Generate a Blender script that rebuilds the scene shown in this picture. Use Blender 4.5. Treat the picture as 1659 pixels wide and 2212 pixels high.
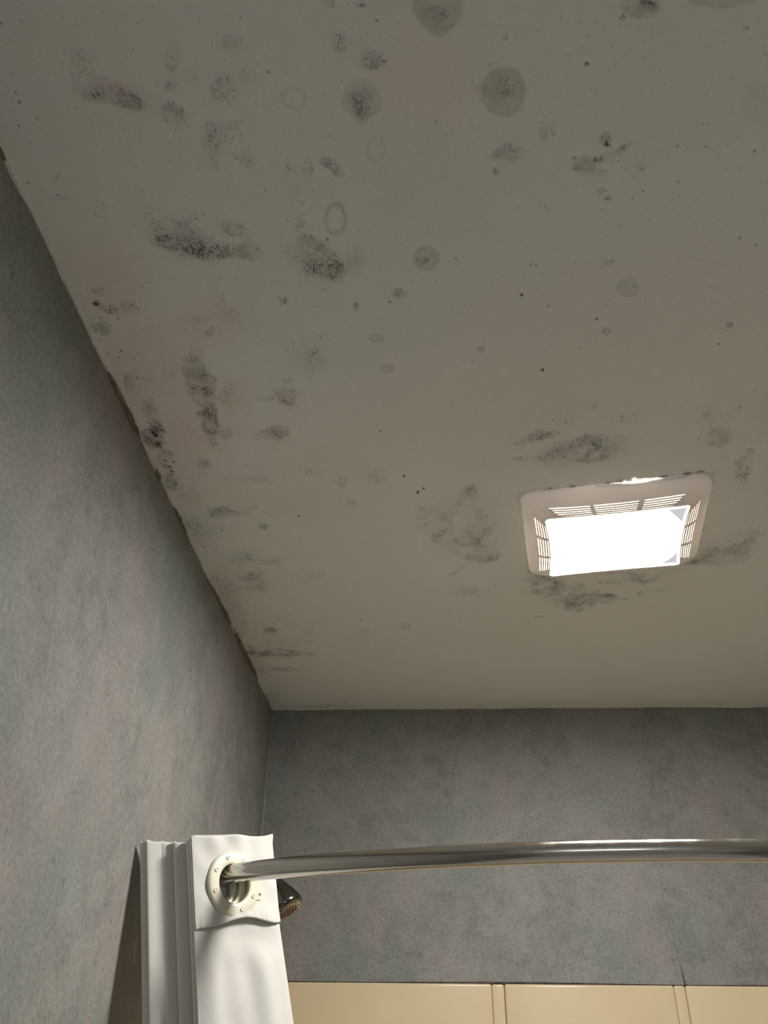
import bpy, bmesh, math, random
import numpy as np
from mathutils import Vector, Matrix

# ---------------------------------------------------------------- clear
for o in list(bpy.data.objects):
    bpy.data.objects.remove(o)
C = bpy.context.scene.collection
scn = bpy.context.scene

# ---------------------------------------------------------------- camera
EYE = 1.76                      # camera height above the floor
CEIL = 2.44                     # ceiling height
WL, WR = -0.382, 1.12           # left / right wall
YB, YF = 1.90, -1.10            # back / front wall
cam_d = bpy.data.cameras.new('camera')
cam = bpy.data.objects.new('camera', cam_d)
C.objects.link(cam)
cam_d.sensor_fit = 'VERTICAL'
cam_d.sensor_height = 36.0
cam_d.lens = 1735.78 * 36.0 / 2212.0
cam_d.clip_start = 0.01
right = Vector((0.998563, 0.052445, 0.011032))
down = Vector((-0.019698, 0.550607, -0.834532))
fwd = Vector((-0.049841, 0.833115, 0.550849))
m = Matrix.Identity(4)
for i in range(3):
    m[i][0] = right[i]; m[i][1] = -down[i]; m[i][2] = -fwd[i]
m[0][3], m[1][3], m[2][3] = 0.0, 0.0, EYE
cam.matrix_world = m
scn.camera = cam

# ---------------------------------------------------------------- world, exposure
w = bpy.data.worlds.new('world'); scn.world = w
w.use_nodes = True
w.node_tree.nodes['Background'].inputs[0].default_value = (0.9, 0.95, 1.0, 1)
w.node_tree.nodes['Background'].inputs[1].default_value = 0.0
scn.view_settings.view_transform = 'Standard'
scn.view_settings.look = 'None'
scn.view_settings.gamma = 1.0
scn.view_settings.use_curve_mapping = False
scn.view_settings.exposure = 0.5
LENS_STRENGTH = 88.0            # the lit lens of the ceiling fixture
BULB_STRENGTH = 2.4
FILL_STRENGTH = 8.5           # globes added unseen behind the camera for fill light

SPECKLE = [
    (-0.2696, 0.3357, 47.67, 47.35, -55.28, 73.39, 0.4),
    (-0.2706, 0.3609, 36.53, 30.8, -38.33, 63.03, 0.55),
    (-0.248, 0.3721, 36.18, 29.05, -51.67, 85.2, 0.62),
    (-0.2126, 0.3841, 53.45, 53.03, -56.97, 60.2, 0.66),
    (-0.2019, 0.3407, 142.15, 39.24, -3.87, 82.65, 0.5),
    (-0.2065, 0.3619, 99.7, 27.37, -6.48, 139.4, 0.5),
    (-0.1898, 0.3547, 126, 32.29, -5.96, 127.94, 0.35),
    (-0.1494, 0.3284, 93.53, 19.91, -4.97, 105.68, 0.45),
    (-0.1634, 0.3659, 69.34, 15.27, -3.05, 65.76, 0.5),
    (-0.1436, 0.3569, 126.52, 25.07, -4.77, 102.43, 0.38),
    (-0.0607, 0.3325, 176.03, 17.29, -5.89, 125.07, 0.6),
    (-0.0407, 0.3335, 264.54, 19.19, -6.48, 137.63, 0.4),
    (-0.0408, 0.3048, 196.08, 14.8, -14.1, 296.52, 0.7),
    (-0.0648, 0.3037, 228.24, 24.52, -14.09, 296.4, 0.6),
    (-0.0474, 0.3814, 95.83, 7.32, -3.53, 76.35, 0.6),
    (-0.0494, 0.3813, 249.12, 19.64, -8.08, 174.51, 0.8),
    (-0.0352, 0.3485, 92.78, 5.97, -5.17, 110.49, 0.5),
    (-0.1705, 0.4076, 79.17, 17.25, -3.45, 75.41, 0.38),
    (-0.1582, 0.4308, 38.06, 38.51, -78.23, 67.54, 0.4),
    (-0.1916, 0.4349, 104.41, 24.54, -4.37, 96.4, 0.45),
    (-0.1196, 0.4458, 143.23, 21.73, -3.93, 86.99, 0.48),
    (-0.1021, 0.4451, 135.21, 17.88, -3.64, 80.57, 0.5),
    (-0.084, 0.4388, 134.21, 60.88, -73.69, 159.26, 0.62),
    (-0.0742, 0.4478, 106.34, 95.02, -129.24, 120.97, 0.62),
    (-0.1168, 0.4715, 69.67, 10.06, -2.21, 49.35, 0.35),
    (-0.1213, 0.5027, 51.34, 7.41, -2.92, 65.96, 0.55),
    (-0.1078, 0.5427, 29.85, 8.1, -10.32, 38.89, 0.66),
    (-0.1051, 0.5607, 45.29, 5.44, -2.97, 68.53, 0.85),
    (-0.0926, 0.5583, 78.7, 8.49, -2.76, 63.65, 0.8),
    (-0.1141, 0.5252, 70.31, 9.4, -3.87, 88.23, 0.6),
    (-0.0651, 0.5505, 86.2, 7, -2.16, 49.57, 0.42),
    (-0.2443, 0.5082, 21.59, 19.28, -20.59, 18.49, 0.52),
    (-0.2346, 0.5256, 33.17, 28.73, -52.26, 46.65, 0.85),
    (-0.2552, 0.5218, 48.22, 28.63, -30.14, 55.62, 0.75),
    (-0.239, 0.4975, 45.23, 35.51, -43.8, 50.32, 0.6),
    (-0.2605, 0.4753, 33.65, 21.2, -20.66, 39.69, 0.36),
    (-0.208, 0.5354, 51.25, 15.43, -14.13, 92.45, 0.55),
    (-0.1768, 0.5368, 64.66, 12.66, -4.15, 95.13, 0.52),
    (-0.183, 0.5082, 65.05, 23.47, -32.03, 122.11, 0.5),
    (-0.3403, 0.444, 206.42, 153.54, -42.46, 80.76, 0.55),
    (-0.3482, 0.4637, 72.71, 23.25, 12.88, 253.07, 0.4),
    (-0.3122, 0.4782, 107.96, 38.23, -2.83, 63.47, 0.35),
    (-0.3122, 0.4527, 110.89, 40.38, -6.46, 143.65, 0.35),
    (-0.3484, 0.5803, 97.25, 34.44, -5.52, 128.8, 0.75),
    (-0.3571, 0.5977, 191.21, 68.19, -7.95, 186.81, 0.85),
    (-0.3446, 0.607, 61.96, 29.81, -27.94, 95.4, 0.6),
    (-0.3247, 0.6025, 119.42, 38.72, -5.26, 123.83, 0.6),
    (-0.3613, 0.6321, 66.18, 23.11, -3.27, 77.91, 0.62),
    (-0.2925, 0.5905, 107.71, 31.98, -6.51, 152.43, 0.45),
    (-0.2227, 0.6001, 91.4, 63.08, -73.15, 77.48, 0.6),
    (-0.2516, 0.6331, 26.76, 6.62, -1.75, 41.59, 0.38),
    (-0.2143, 0.6207, 118.89, 25.61, -2.56, 60.48, 0.5),
    (-0.2409, 0.6443, 154.75, 36.37, -4.84, 115.58, 0.6),
    (-0.2717, 0.7143, 66.64, 9.87, 3.86, 25.43, 0.78),
    (-0.2737, 0.6997, 80.17, 20.23, -2.57, 62.71, 0.6),
    (-0.2695, 0.7412, 106.55, 25.57, -2.14, 53.19, 0.7),
    (-0.3029, 0.7066, 87.42, 24.13, -2.1, 51.53, 0.38),
    (-0.2788, 0.8056, 100.51, 14.38, 4.61, 27.41, 0.8),
    (-0.2634, 0.8284, 113.74, 24.89, -2.47, 63.63, 0.5),
    (-0.357, 0.7291, 52.91, 30.44, -24.18, 35.72, 0.58),
    (-0.3497, 0.7731, 74.94, 22.43, -1.29, 32.45, 0.5),
    (-0.3602, 0.8295, 87.6, 25.79, -1.15, 29.67, 0.85),
    (-0.3623, 0.8475, 222.19, 64.86, -6.3, 163.55, 1),
    (-0.3589, 0.8811, 63.24, 17.83, -1.36, 35.9, 0.65),
    (-0.3657, 0.9342, 66.39, 18.33, -1.34, 35.99, 0.6),
    (-0.3535, 0.9606, 89.89, -6.46, 23.04, 30.32, 0.45),
    (-0.3099, 0.8959, 68.55, 16.62, -2.16, 57.28, 0.58),
    (-0.3169, 0.9246, 73.83, 17.9, -2.73, 73.23, 0.4),
    (-0.3427, 0.9731, 59.36, 14.98, -1.87, 51.2, 0.4),
    (-0.2394, 0.751, 84.81, 18.06, -1.78, 44.39, 0.42),
    (-0.1974, 0.7631, 64.87, 11.43, -5.68, 141.91, 0.45),
    (-0.1709, 0.7642, 56.15, 22.61, -28.21, 44.46, 0.55),
    (-0.1937, 0.8311, 72.7, 11.92, -1.98, 50.96, 0.66),
    (-0.2164, 0.8351, 113.65, 20.57, -2.8, 72.23, 0.5),
    (-0.2, 0.8579, 71.19, 11.77, -3.13, 81.48, 0.45),
    (-0.1299, 0.6977, 59.77, 7.61, -2.01, 49.02, 0.42),
    (-0.1488, 0.6739, 67.07, -17.96, 86.58, 128.29, 0.42),
    (-0.1966, 0.7289, 144.55, 26.1, -4.87, 120.15, 0.4),
    (-0.1652, 0.7269, 108.94, 16.79, -3.51, 86.35, 0.4),
    (-0.2177, 0.7921, 164.48, 30.98, -2.67, 67.6, 0.45),
    (-0.2157, 0.6276, 85.91, 18.5, -5.04, 119.42, 0.4),
    (-0.2413, 0.9354, 20.95, 4.99, -16.08, 84.25, 0.4),
    (-0.3157, 1.0246, 40.57, 9.14, -2.28, 63.75, 0.6),
    (-0.2618, 1.0072, 63.7, 12.16, -3.54, 98.24, 0.45),
    (-0.2539, 1.0628, 84.48, 15.09, -2.85, 81.11, 0.75),
    (-0.1175, 0.9458, 67.26, 6.44, -1.34, 36.01, 0.48),
    (-0.0698, 0.9383, 62.23, 3.85, -2.33, 62.61, 0.42),
    (-0.1087, 1.0001, 71.29, 6.14, -2.42, 66.79, 0.42),
    (-0.1587, 0.9237, 37.45, 4.77, -2.77, 74.13, 0.35),
    (-0.3185, 1.1598, 30.14, 6.27, -0.98, 29.23, 0.5),
    (-0.3172, 1.2329, 22.04, 4.37, -0.73, 22.65, 0.5),
    (-0.3601, 1.24, 42.99, 9.58, -0.67, 20.81, 0.55),
    (-0.2576, 1.1728, 52.57, 8.87, -2.12, 63.51, 0.45),
    (-0.247, 1.2052, 88.45, 14.07, -1.67, 50.92, 0.45),
    (-0.2178, 1.2277, 36.01, 5.02, -2.42, 74.48, 0.45),
    (-0.1847, 1.2237, 61.51, 7.38, -3.25, 99.95, 0.45),
    (-0.3086, 1.447, 53.94, 9.24, -1.22, 42.26, 0.7),
    (-0.2351, 1.4512, 67.58, 8.94, -1.49, 51.59, 0.62),
    (-0.2677, 1.3919, 32.74, 5.05, -0.92, 30.86, 0.35),
    (-0.3688, 1.5424, 64.02, 12.37, -0.96, 35.05, 0.85),
    (-0.3524, 1.5596, 39.11, 7.18, -1.4, 51.73, 0.7),
    (-0.3069, 1.5512, 22.25, 3.59, -1.14, 41.81, 0.6),
    (-0.3065, 1.6437, 18.14, 2.8, -2.45, 95.56, 0.6),
    (-0.3676, 1.6421, 69.76, 12.8, -3.27, 127.29, 0.7),
    (-0.2631, 1.8766, 12.64, 1.52, -1.7, 77.62, 0.55),
    (-0.2032, 1.84, 40.98, 3.93, -2.41, 107.04, 0.6),
    (-0.3721, 1.4625, 71.23, 25.67, -20.94, 19.69, 0.6),
    (-0.373, 1.3786, 79.75, 37.87, -25.9, 14.23, 0.5),
    (-0.2103, 1.5164, 17.46, 2.01, -1.51, 54.34, 0.35),
    (-0.1302, 1.4651, 67.54, 5.16, -1.32, 45.99, 0.35),
    (0.1533, 0.8544, 32.08, -6.87, 20.26, 80.38, 0.55),
    (0.1297, 0.8665, 80.17, -6.93, -4.76, 123.65, 0.5),
    (0.2111, 0.8922, 22.37, -5.62, 9.2, 34.71, 0.74),
    (0.237, 0.8777, 26.76, -4.46, -1.11, 28.83, 0.55),
    (0.2318, 0.9035, 31.41, -6.64, 7.25, 65.5, 0.75),
    (0.1812, 0.8807, 37.76, -12.96, 25.5, 42.27, 0.5),
    (0.2632, 0.8203, 36.54, -9.14, 7.47, 74.39, 0.48),
    (0.1913, 0.8175, 41.9, -5.8, -1.92, 48.77, 0.4),
    (0.1586, 0.7933, 56.18, -12.86, 42.05, 176.94, 0.35),
    (0.374, 0.8155, 34.17, -9.68, -1.08, 27.3, 0.42),
    (0.3969, 0.8638, 41.17, -11.95, -1.4, 36.2, 0.48),
    (0.417, 0.8036, 28.87, -9.24, -1.48, 37.24, 0.35),
    (0.4507, 0.9388, 91.02, -9.32, -13.49, 24.32, 0.6),
    (0.4466, 0.896, 115.24, -36.89, -3.7, 96.84, 0.5),
    (0.0684, 0.9881, 68.03, 11.6, -20.28, 30.5, 0.55),
    (0.0301, 1.0769, 38.11, -7.69, 10.1, 15.48, 0.5),
    (0.0549, 1.1346, 24.69, 4.03, -15.8, 21.61, 0.42),
    (0.0876, 1.1068, 31.49, 4.56, -10.53, 14.84, 0.5),
    (0.1037, 1.0659, 46.25, -2.68, -0.87, 24.78, 0.4),
    (0.0945, 1.1736, 32.35, -1.56, -1.08, 32.37, 0.55),
    (0.053, 1.2199, 49.82, -14.97, 121.95, 102.95, 0.55),
    (0.0752, 1.2888, 27.27, 0.19, -8.78, 40.36, 0.42),
    (0.2039, 1.2582, 25.35, -0.67, -10.63, 27.4, 0.66),
    (0.2461, 1.3031, 24.77, -1.24, -9.48, 24.1, 0.68),
    (0.2828, 1.3277, 21.31, -4.04, 6.24, 37.65, 0.88),
    (0.328, 1.3237, 42.85, -9.24, 8.78, 52.81, 0.8),
    (0.2748, 1.3592, 52.45, -3.37, -27.47, 68.36, 0.7),
    (0.1852, 1.2325, 53.92, 9.67, -46.1, 41.99, 0.5),
    (0.3319, 1.2129, 31.89, -8.22, 15.84, 58.52, 0.5),
    (0.3823, 1.2488, 28.61, -7.35, 10.06, 63.83, 0.6),
    (0.4218, 1.232, 28.84, -8.89, 15.8, 56.52, 0.5),
    (0.421, 1.2962, 40.84, -11.45, 15.81, 76.59, 0.4),
    (0.4748, 1.1712, 22.06, -7.77, 9.08, 33.61, 0.62),
    (0.4518, 1.198, 28.38, -8.72, 9.28, 60.86, 0.7),
    (0.5064, 1.1284, 20.77, -7.38, 3.68, 25.48, 0.48),
    (0.4967, 1.1948, 21.76, -7.85, 11.55, 41.83, 0.55),
    (0.3332, 1.2623, 36.69, -6.8, -2.37, 73.67, 0.4),
    (0.1694, 0.4275, 173.76, -30.42, -5.72, 125.09, 0.7),
    (0.1721, 0.4335, 268.53, -47.51, -16.89, 370.3, 1),
    (0.1854, 0.4382, 78.08, -63.06, 144.35, 171.08, 0.75),
    (0.1794, 0.4438, 79.69, -14.59, -4.93, 108.6, 0.4),
    (0.1543, 0.452, 118.02, -18.11, -5.35, 118.11, 0.65),
    (0.1475, 0.455, 235.03, -34.19, -11.93, 263.77, 0.7),
    (0.1663, 0.4478, 237.54, -39.8, -13.93, 306.99, 0.65),
    (0.1688, 0.4607, 167.28, -28.11, -11.79, 261.07, 0.55),
    (0.0757, 0.4368, 62.8, -50.79, 103.67, 111.91, 0.5),
    (0.0886, 0.4397, 65.9, -5.38, -4.11, 90.36, 0.42),
    (0.0727, 0.4554, 232.59, -14.57, -7.87, 174.15, 0.6),
    (0.1395, 0.3485, 266.72, -41.31, -12.75, 271.48, 0.55),
    (0.1424, 0.3599, 375.75, -58.72, -20.58, 439.92, 0.85),
    (0.0726, 0.3345, 336.01, -24.24, -13.14, 278.83, 0.55),
    (0.1753, 0.4811, 254.62, -43.62, -14.93, 333.12, 0.7),
    (0.1824, 0.4889, 187.89, -61.57, 44.04, 266.65, 0.7),
    (0.1208, 0.4949, 280.19, -31.1, -17.19, 385.62, 0.55),
    (0.2063, 0.4567, 236.43, -49.69, -7.98, 176.39, 0.5),
    (0.1138, 0.4206, 243.36, -27.36, -4.33, 94.69, 0.4),
    (0.1215, 0.4166, 305.97, -37.29, -6.58, 143.51, 0.4),
    (0.2202, 0.5996, 127.39, -24.81, -4.83, 112.53, 0.5),
    (0.1947, 0.5665, 99.9, -46.04, 81.21, 181.14, 0.5),
    (0.2029, 0.5989, 254.45, -45.38, -11.27, 262.49, 0.5),
    (0.2112, 0.6632, 159.76, -28.04, -4.88, 116.43, 0.42),
    (0.3479, 0.6597, 216.92, -64.94, -7.48, 178.01, 0.6),
    (0.071, 0.6868, 231.1, -11.18, -6.85, 165.3, 0.55),
    (-0.0225, 0.5969, 124.21, 4.58, -4.73, 110.44, 0.6),
    (-0.0703, 0.6146, 277.7, 22.57, -4.52, 106.31, 0.65),
    (-0.1571, 0.5771, 166.19, 28.05, -8.53, 198.12, 0.4),
    (-0.1512, 0.6032, 81.12, 12.9, -4.02, 94.31, 0.42),
    (-0.0907, 0.6124, 64.78, 6.52, -3.96, 93.22, 0.3),
    (0.1829, 0.3161, 107.69, 18.41, -77.92, 214.33, 0.8),
    (0.1649, 0.3248, 345.2, -66.42, -22.87, 482.69, 0.8),
    (0.1745, 0.3191, 139.34, -28.77, -6.99, 147.19, 0.5),
    (0.0183, 0.3151, 68.34, -0.2, -4.06, 85.59, 0.45),
    (0.0231, 0.316, 341.55, -3.15, -13.77, 290.51, 0.7),
    (0.0739, 0.3809, 84.57, -5.9, -3.39, 73.07, 0.5),
    (0.0779, 0.3811, 158.62, -11.82, -8.23, 177.46, 0.7),
    (0.0046, 0.5547, 148.37, 1.69, -7.32, 168.34, 0.6),
    (0.2647, 0.3372, 344.92, -109.16, -16.79, 355.44, 0.6),
    (-0.0331, 0.4506, 115.28, 6.3, -9.42, 208.62, 0.3),
]
BLOTCH = [
    (0.0183, 0.3089, 47.12, 4.3, -6.13, 47.53, 1),
    (0.0744, 0.3821, 51.56, 5.31, -10.84, 48.44, 1),
    (0.0066, 0.5536, 74.29, 0.7, -2.83, 64.9, 0.85),
    (0.2239, 0.601, 84.84, -16.8, -3.37, 78.58, 0.6),
    (0.1777, 0.3172, 60.77, -12.83, -4.69, 98.66, 0.8),
    (0.2387, 0.3127, 37.86, -11.07, -5.14, 107.9, 0.8),
    (0.296, 0.4013, 75.15, -24.75, -2.56, 55.29, 0.35),
    (-0.0225, 0.5982, 110.27, 4.07, -5.5, 128.53, 0.6),
    (-0.0502, 0.6639, 103.48, 6.16, -5.16, 123.86, 0.7),
    (-0.042, 0.7148, 99.06, 4.94, -4.63, 113.36, 0.7),
    (-0.0408, 1.4377, 84.8, 2.55, -1.73, 59.41, 0.6),
    (-0.0474, 0.3814, 62.29, 4.76, -2.69, 58.17, 0.55),
    (-0.0352, 0.3485, 86.6, 5.57, -4.78, 101.99, 0.4),
    (-0.1498, 0.3302, 87.09, 18.54, -4.95, 105.19, 0.35),
    (-0.1636, 0.3667, 65.62, 14.46, -3.05, 65.63, 0.4),
    (-0.1436, 0.3569, 126.52, 25.07, -4.59, 98.49, 0.4),
    (-0.2019, 0.3407, 142.15, 39.24, -3.44, 73.46, 0.4),
    (-0.1898, 0.3547, 126, 32.29, -5.96, 127.94, 0.35),
    (-0.1355, 0.6975, 49.79, 6.58, -2.01, 49.01, 0.4),
    (-0.0662, 0.5516, 86.09, 7.08, -2.03, 46.71, 0.45),
    (-0.12, 1.4524, 108.85, 7.79, -1.92, 66.61, 0.4),
    (-0.1044, 0.5547, 34.17, 4.1, -1.57, 36.19, 0.45),
    (-0.2386, 0.5225, 29.43, 22.47, -27.7, 31.08, 0.35),
    (-0.1755, 0.5374, 60.83, 11.82, -4.15, 95.02, 0.4),
    (-0.2731, 0.72, 57.8, 14.3, -0.98, 24.24, 0.4),
    (0.2198, 0.8873, 15.73, -4.07, 6.31, 23.89, 0.45),
    (0.2639, 1.3126, 13.32, -1.34, -4.7, 21.79, 0.5),
    (0.4748, 1.1712, 16.54, -5.83, 6.81, 25.2, 0.4),
    (0.0685, 1.0921, 16.69, 0.99, -3.73, 10.2, 0.3),
    (0.1973, 0.8177, 10.41, -2.42, 4.79, 25.73, 0.18),
    (-0.3157, 1.0246, 40.57, 9.14, -1.95, 54.64, 0.35),
    (-0.3237, 1.2242, 17.4, 3.53, -0.39, 11.9, 0.25),
    (-0.3086, 1.5323, 17.22, 2.82, -0.59, 21.3, 0.4),
    (-0.304, 1.4471, 53.95, 9.11, -1.34, 46.49, 0.3),
    (-0.2473, 0.37, 22.33, 16.49, -30.13, 58.04, 0.4),
    (0.0684, 0.9881, 66.32, -2.42, -1.16, 31.72, 0.5),
    (0.3469, 0.6597, 216.9, -64.74, -6.65, 158.23, 0.5),
    (0.1903, 0.3337, 45.67, -10.18, -9.58, 202.86, 0.2),
    (0.0778, 0.4369, 47.53, -3.32, -2.92, 64.11, 0.2),
    (0.1602, 0.4546, 58.88, -9.4, -3.68, 81.35, 0.15),
]
RING = [
    (-0.1052, 0.3774, 88.66, 13.02, -4.72, 102.01, 0.5),
    (-0.0375, 0.4294, 117.99, 7.19, -3.83, 84.11, 0.5),
    (-0.0819, 0.5017, 83.43, 8.6, -2.17, 48.91, 0.75),
    (-0.1299, 0.6977, 74.71, 9.51, -2.62, 63.72, 0.3),
    (-0.1643, 0.3698, 95.54, 21.05, -4.78, 103.11, 0.4),
    (0.0744, 0.3821, 52.66, 5.42, -11.06, 49.41, 0.25),
    (0.0183, 0.3083, 47.99, 4.39, -6.14, 47.62, 0.25),
    (0.1358, 0.3491, 295.98, -44.44, -15.9, 338.7, 0.4),
]
PINK = [
    (-0.254, 0.3657, 32.52, 23.05, -31.68, 68.08, 0.8),
    (-0.3268, 0.5698, 21.88, 7.37, -0.62, 14.37, 0.7),
    (-0.3577, 0.5437, 33.52, 12.63, -1.2, 27.63, 0.3),
    (-0.2463, 0.6333, 17.04, 4.13, -0.99, 23.57, 0.6),
    (-0.3266, 0.7056, 14.75, 8.27, -5.37, 8.2, 0.7),
    (-0.3045, 0.8219, 13.49, 6.62, -5.83, 8.26, 0.75),
    (-0.1945, 0.836, 39.83, 6.53, -1.51, 38.9, 0.7),
    (-0.1713, 0.7668, 49.58, 7.64, -2.05, 51.4, 0.6),
    (-0.2412, 0.7596, 28.07, 5.98, -0.76, 18.96, 0.6),
    (-0.3754, 0.8698, 25.47, 7.56, -0.45, 11.85, 0.6),
    (-0.2058, 0.9904, 8.9, 1.37, -0.59, 16.14, 0.35),
    (-0.1406, 0.911, 12.62, 1.45, -0.85, 22.68, 0.25),
    (-0.3281, 0.9151, 18.56, 4.68, -0.56, 14.83, 0.5),
    (0.3952, 0.8687, 41.01, -11.8, -1.3, 33.53, 0.4),
    (0.0011, 0.3578, 12.91, 0.24, -0.41, 8.68, 0.22),
    (-0.3387, 0.9855, 35.33, 8.74, -0.97, 26.85, 0.4),
]
GREEN = [
    (-0.0013, 0.4817, 11.19, 0.21, -0.67, 15.05, 0.5),
    (-0.3664, 1.0098, 21.88, 1.26, 3.73, 7.13, 0.35),
    (-0.2617, 0.3195, 10.01, 3.62, -1.09, 23.07, 0.35),
    (-0.1093, 0.6391, 6.31, 0.73, -0.3, 7.09, 0.3),
    (-0.2663, 0.3901, 14.94, 5.03, -1.34, 29.1, 0.4),
    (-0.2467, 1.1545, 4.26, 0.7, -0.15, 4.33, 0.35),
]
DOT = [
    (0.0170, 0.4048, 0.0016),
    (0.0382, 0.5544, 0.0019),
    (0.1716, 0.4330, 0.0021),
    (0.2144, 0.4828, 0.0015),
    (0.1977, 0.6444, 0.0021),
    (0.1462, 0.7241, 0.0033),
    (-0.0559, 0.8325, 0.0022),
    (-0.0276, 0.9354, 0.0027),
    (-0.1946, 1.0354, 0.0029),
    (-0.3226, 1.0715, 0.0022),
    (-0.0927, 0.5244, 0.0019),
    (-0.0299, 0.3180, 0.0015),
    (-0.3445, 0.3615, 0.0016),
    (-0.3450, 0.3700, 0.0018),
    (-0.3550, 0.3908, 0.0017),
    (-0.3359, 0.3856, 0.0014),
    (-0.3480, 0.4621, 0.0018),
    (-0.3711, 0.4476, 0.0018),
    (-0.3591, 0.5990, 0.0031),
    (-0.3459, 0.6076, 0.0021),
    (-0.3391, 0.6079, 0.0016),
    (-0.3204, 0.6020, 0.0018),
    (-0.3341, 0.6761, 0.0017),
    (-0.3502, 0.7169, 0.0020),
    (-0.3544, 0.6715, 0.0022),
    (-0.0331, 0.6095, 0.0020),
    (0.1416, 0.6229, 0.0015),
    (0.1220, 0.5664, 0.0014),
    (0.2612, 0.4389, 0.0017),
    (-0.0084, 0.9757, 0.0031),
    (0.1106, 0.6058, 0.0025),
    (-0.3590, 0.8296, 0.0044),
    (-0.3611, 0.8476, 0.0038),
    (0.3451, 0.6892, 0.0021),
    (0.3228, 0.5410, 0.0014),
    (0.3418, 0.5503, 0.0014),
    (0.2358, 0.4377, 0.0013),
    (0.1439, 0.4445, 0.0013),
    (0.1424, 0.3599, 0.0019),
    (-0.1237, 0.3539, 0.0019),
    (-0.1390, 0.3808, 0.0012),
    (-0.3321, 0.3054, 0.0015),
    (-0.3619, 0.8245, 0.0031),
    (-0.3624, 0.8863, 0.0026),
    (-0.3512, 0.8889, 0.0026),
    (-0.3598, 0.9006, 0.0033),
    (-0.3601, 0.9117, 0.0027),
    (-0.3823, 0.6842, 0.0028),
    (0.2059, 0.4900, 0.0013),
    (0.2452, 0.4738, 0.0013),
    (0.1166, 0.5649, 0.0012),
    (0.2390, 0.8528, 0.0018),
    (0.2142, 0.8708, 0.0019),
    (-0.3519, 0.7703, 0.0018),
    (-0.1257, 1.4062, 0.0027),
    (0.4035, 0.8031, 0.0018),
    (0.0609, 0.7056, 0.0017),
    (-0.0257, 0.3497, 0.0019),
    (0.3064, 0.4455, 0.0017),
    (-0.0001, 0.9676, 0.0027),
    (-0.0091, 0.9792, 0.0027),
]

# ---------------------------------------------------------------- helpers
def link_mesh(name, verts, faces, mat=None, parent=None, smooth=False, mats=None, midx=None):
    me = bpy.data.meshes.new(name)
    me.from_pydata(verts, [], faces)
    me.update()
    o = bpy.data.objects.new(name, me)
    C.objects.link(o)
    for mm in (mats or ([mat] if mat else [])):
        me.materials.append(mm)
    if midx is not None:
        me.polygons.foreach_set('material_index', midx)
    if smooth:
        me.polygons.foreach_set('use_smooth', [True] * len(me.polygons))
    if parent:
        o.parent = parent
        o.matrix_parent_inverse = Matrix.Translation(parent.location).inverted() if parent.type == 'EMPTY' else Matrix.Identity(4)
    return o

def from_bm(name, bm, mat=None, parent=None, smooth=False):
    me = bpy.data.meshes.new(name)
    bmesh.ops.recalc_face_normals(bm, faces=bm.faces)
    bm.to_mesh(me); bm.free()
    o = bpy.data.objects.new(name, me)
    C.objects.link(o)
    if mat: me.materials.append(mat)
    if smooth: me.polygons.foreach_set('use_smooth', [True] * len(me.polygons))
    if parent:
        o.parent = parent
        o.matrix_parent_inverse = Matrix.Translation(parent.location).inverted() if parent.type == 'EMPTY' else Matrix.Identity(4)
    return o

def box_bm(x0, x1, y0, y1, z0, z1, bevel=0.0, seg=2, bm=None):
    b = bmesh.new()
    bmesh.ops.create_cube(b, size=1.0)
    for v in b.verts:
        v.co = Vector(((x0 + x1) / 2 + v.co.x * (x1 - x0), (y0 + y1) / 2 + v.co.y * (y1 - y0), (z0 + z1) / 2 + v.co.z * (z1 - z0)))
    if bevel:
        bmesh.ops.bevel(b, geom=list(b.edges), offset=bevel, segments=seg, affect='EDGES', profile=0.5)
    if bm is not None:
        me = bpy.data.meshes.new('tmp'); b.to_mesh(me); b.free(); bm.from_mesh(me); bpy.data.meshes.remove(me)
        return bm
    return b

def frame_of(axis):
    a = Vector(axis).normalized()
    u = a.cross(Vector((0, 0, 1)))
    if u.length < 1e-4: u = Vector((1, 0, 0))
    u.normalize()
    return a, u, a.cross(u).normalized()

def lathe(name, profile, origin, axis, mat, parent=None, n=64):
    """profile: list of (radius, distance along axis)"""
    a, u, v = frame_of(axis)
    O = Vector(origin); vs, fs = [], []
    for r, h in profile:
        for k in range(n):
            t = 2 * math.pi * k / n
            vs.append(tuple(O + a * h + (u * math.cos(t) + v * math.sin(t)) * r))
    for i in range(len(profile) - 1):
        for k in range(n):
            k2 = (k + 1) % n
            fs.append((i * n + k, i * n + k2, (i + 1) * n + k2, (i + 1) * n + k))
    return link_mesh(name, vs, fs, mat, parent, True)

def tube(name, pts, r, mat, parent=None, n=32, cap=True):
    pts = [Vector(p) for p in pts]; vs, fs = [], []
    up = Vector((0, 0, 1))
    for i, p in enumerate(pts):
        t = (pts[min(i + 1, len(pts) - 1)] - pts[max(i - 1, 0)]).normalized()
        u = up - t * up.dot(t)
        if u.length < 1e-3: u = Vector((1, 0, 0))
        u.normalize(); v = t.cross(u)
        for k in range(n):
            a = 2 * math.pi * k / n
            vs.append(tuple(p + (u * math.cos(a) + v * math.sin(a)) * r))
    for i in range(len(pts) - 1):
        for k in range(n):
            k2 = (k + 1) % n
            fs.append((i * n + k, i * n + k2, (i + 1) * n + k2, (i + 1) * n + k))
    if cap:
        fs.append(tuple(range(n))[::-1]); fs.append(tuple(range((len(pts) - 1) * n, len(pts) * n)))
    return link_mesh(name, vs, fs, mat, parent, True)

def tag(o, label=None, cat=None, kind=None, group=None):
    if label: o['label'] = label
    if cat: o['category'] = cat
    if kind: o['kind'] = kind
    if group: o['group'] = group
    return o

def empty(name, loc):
    o = bpy.data.objects.new(name, None)
    o.empty_display_size = 0.05
    C.objects.link(o); o.location = loc
    bpy.context.view_layer.update()
    return o

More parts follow.
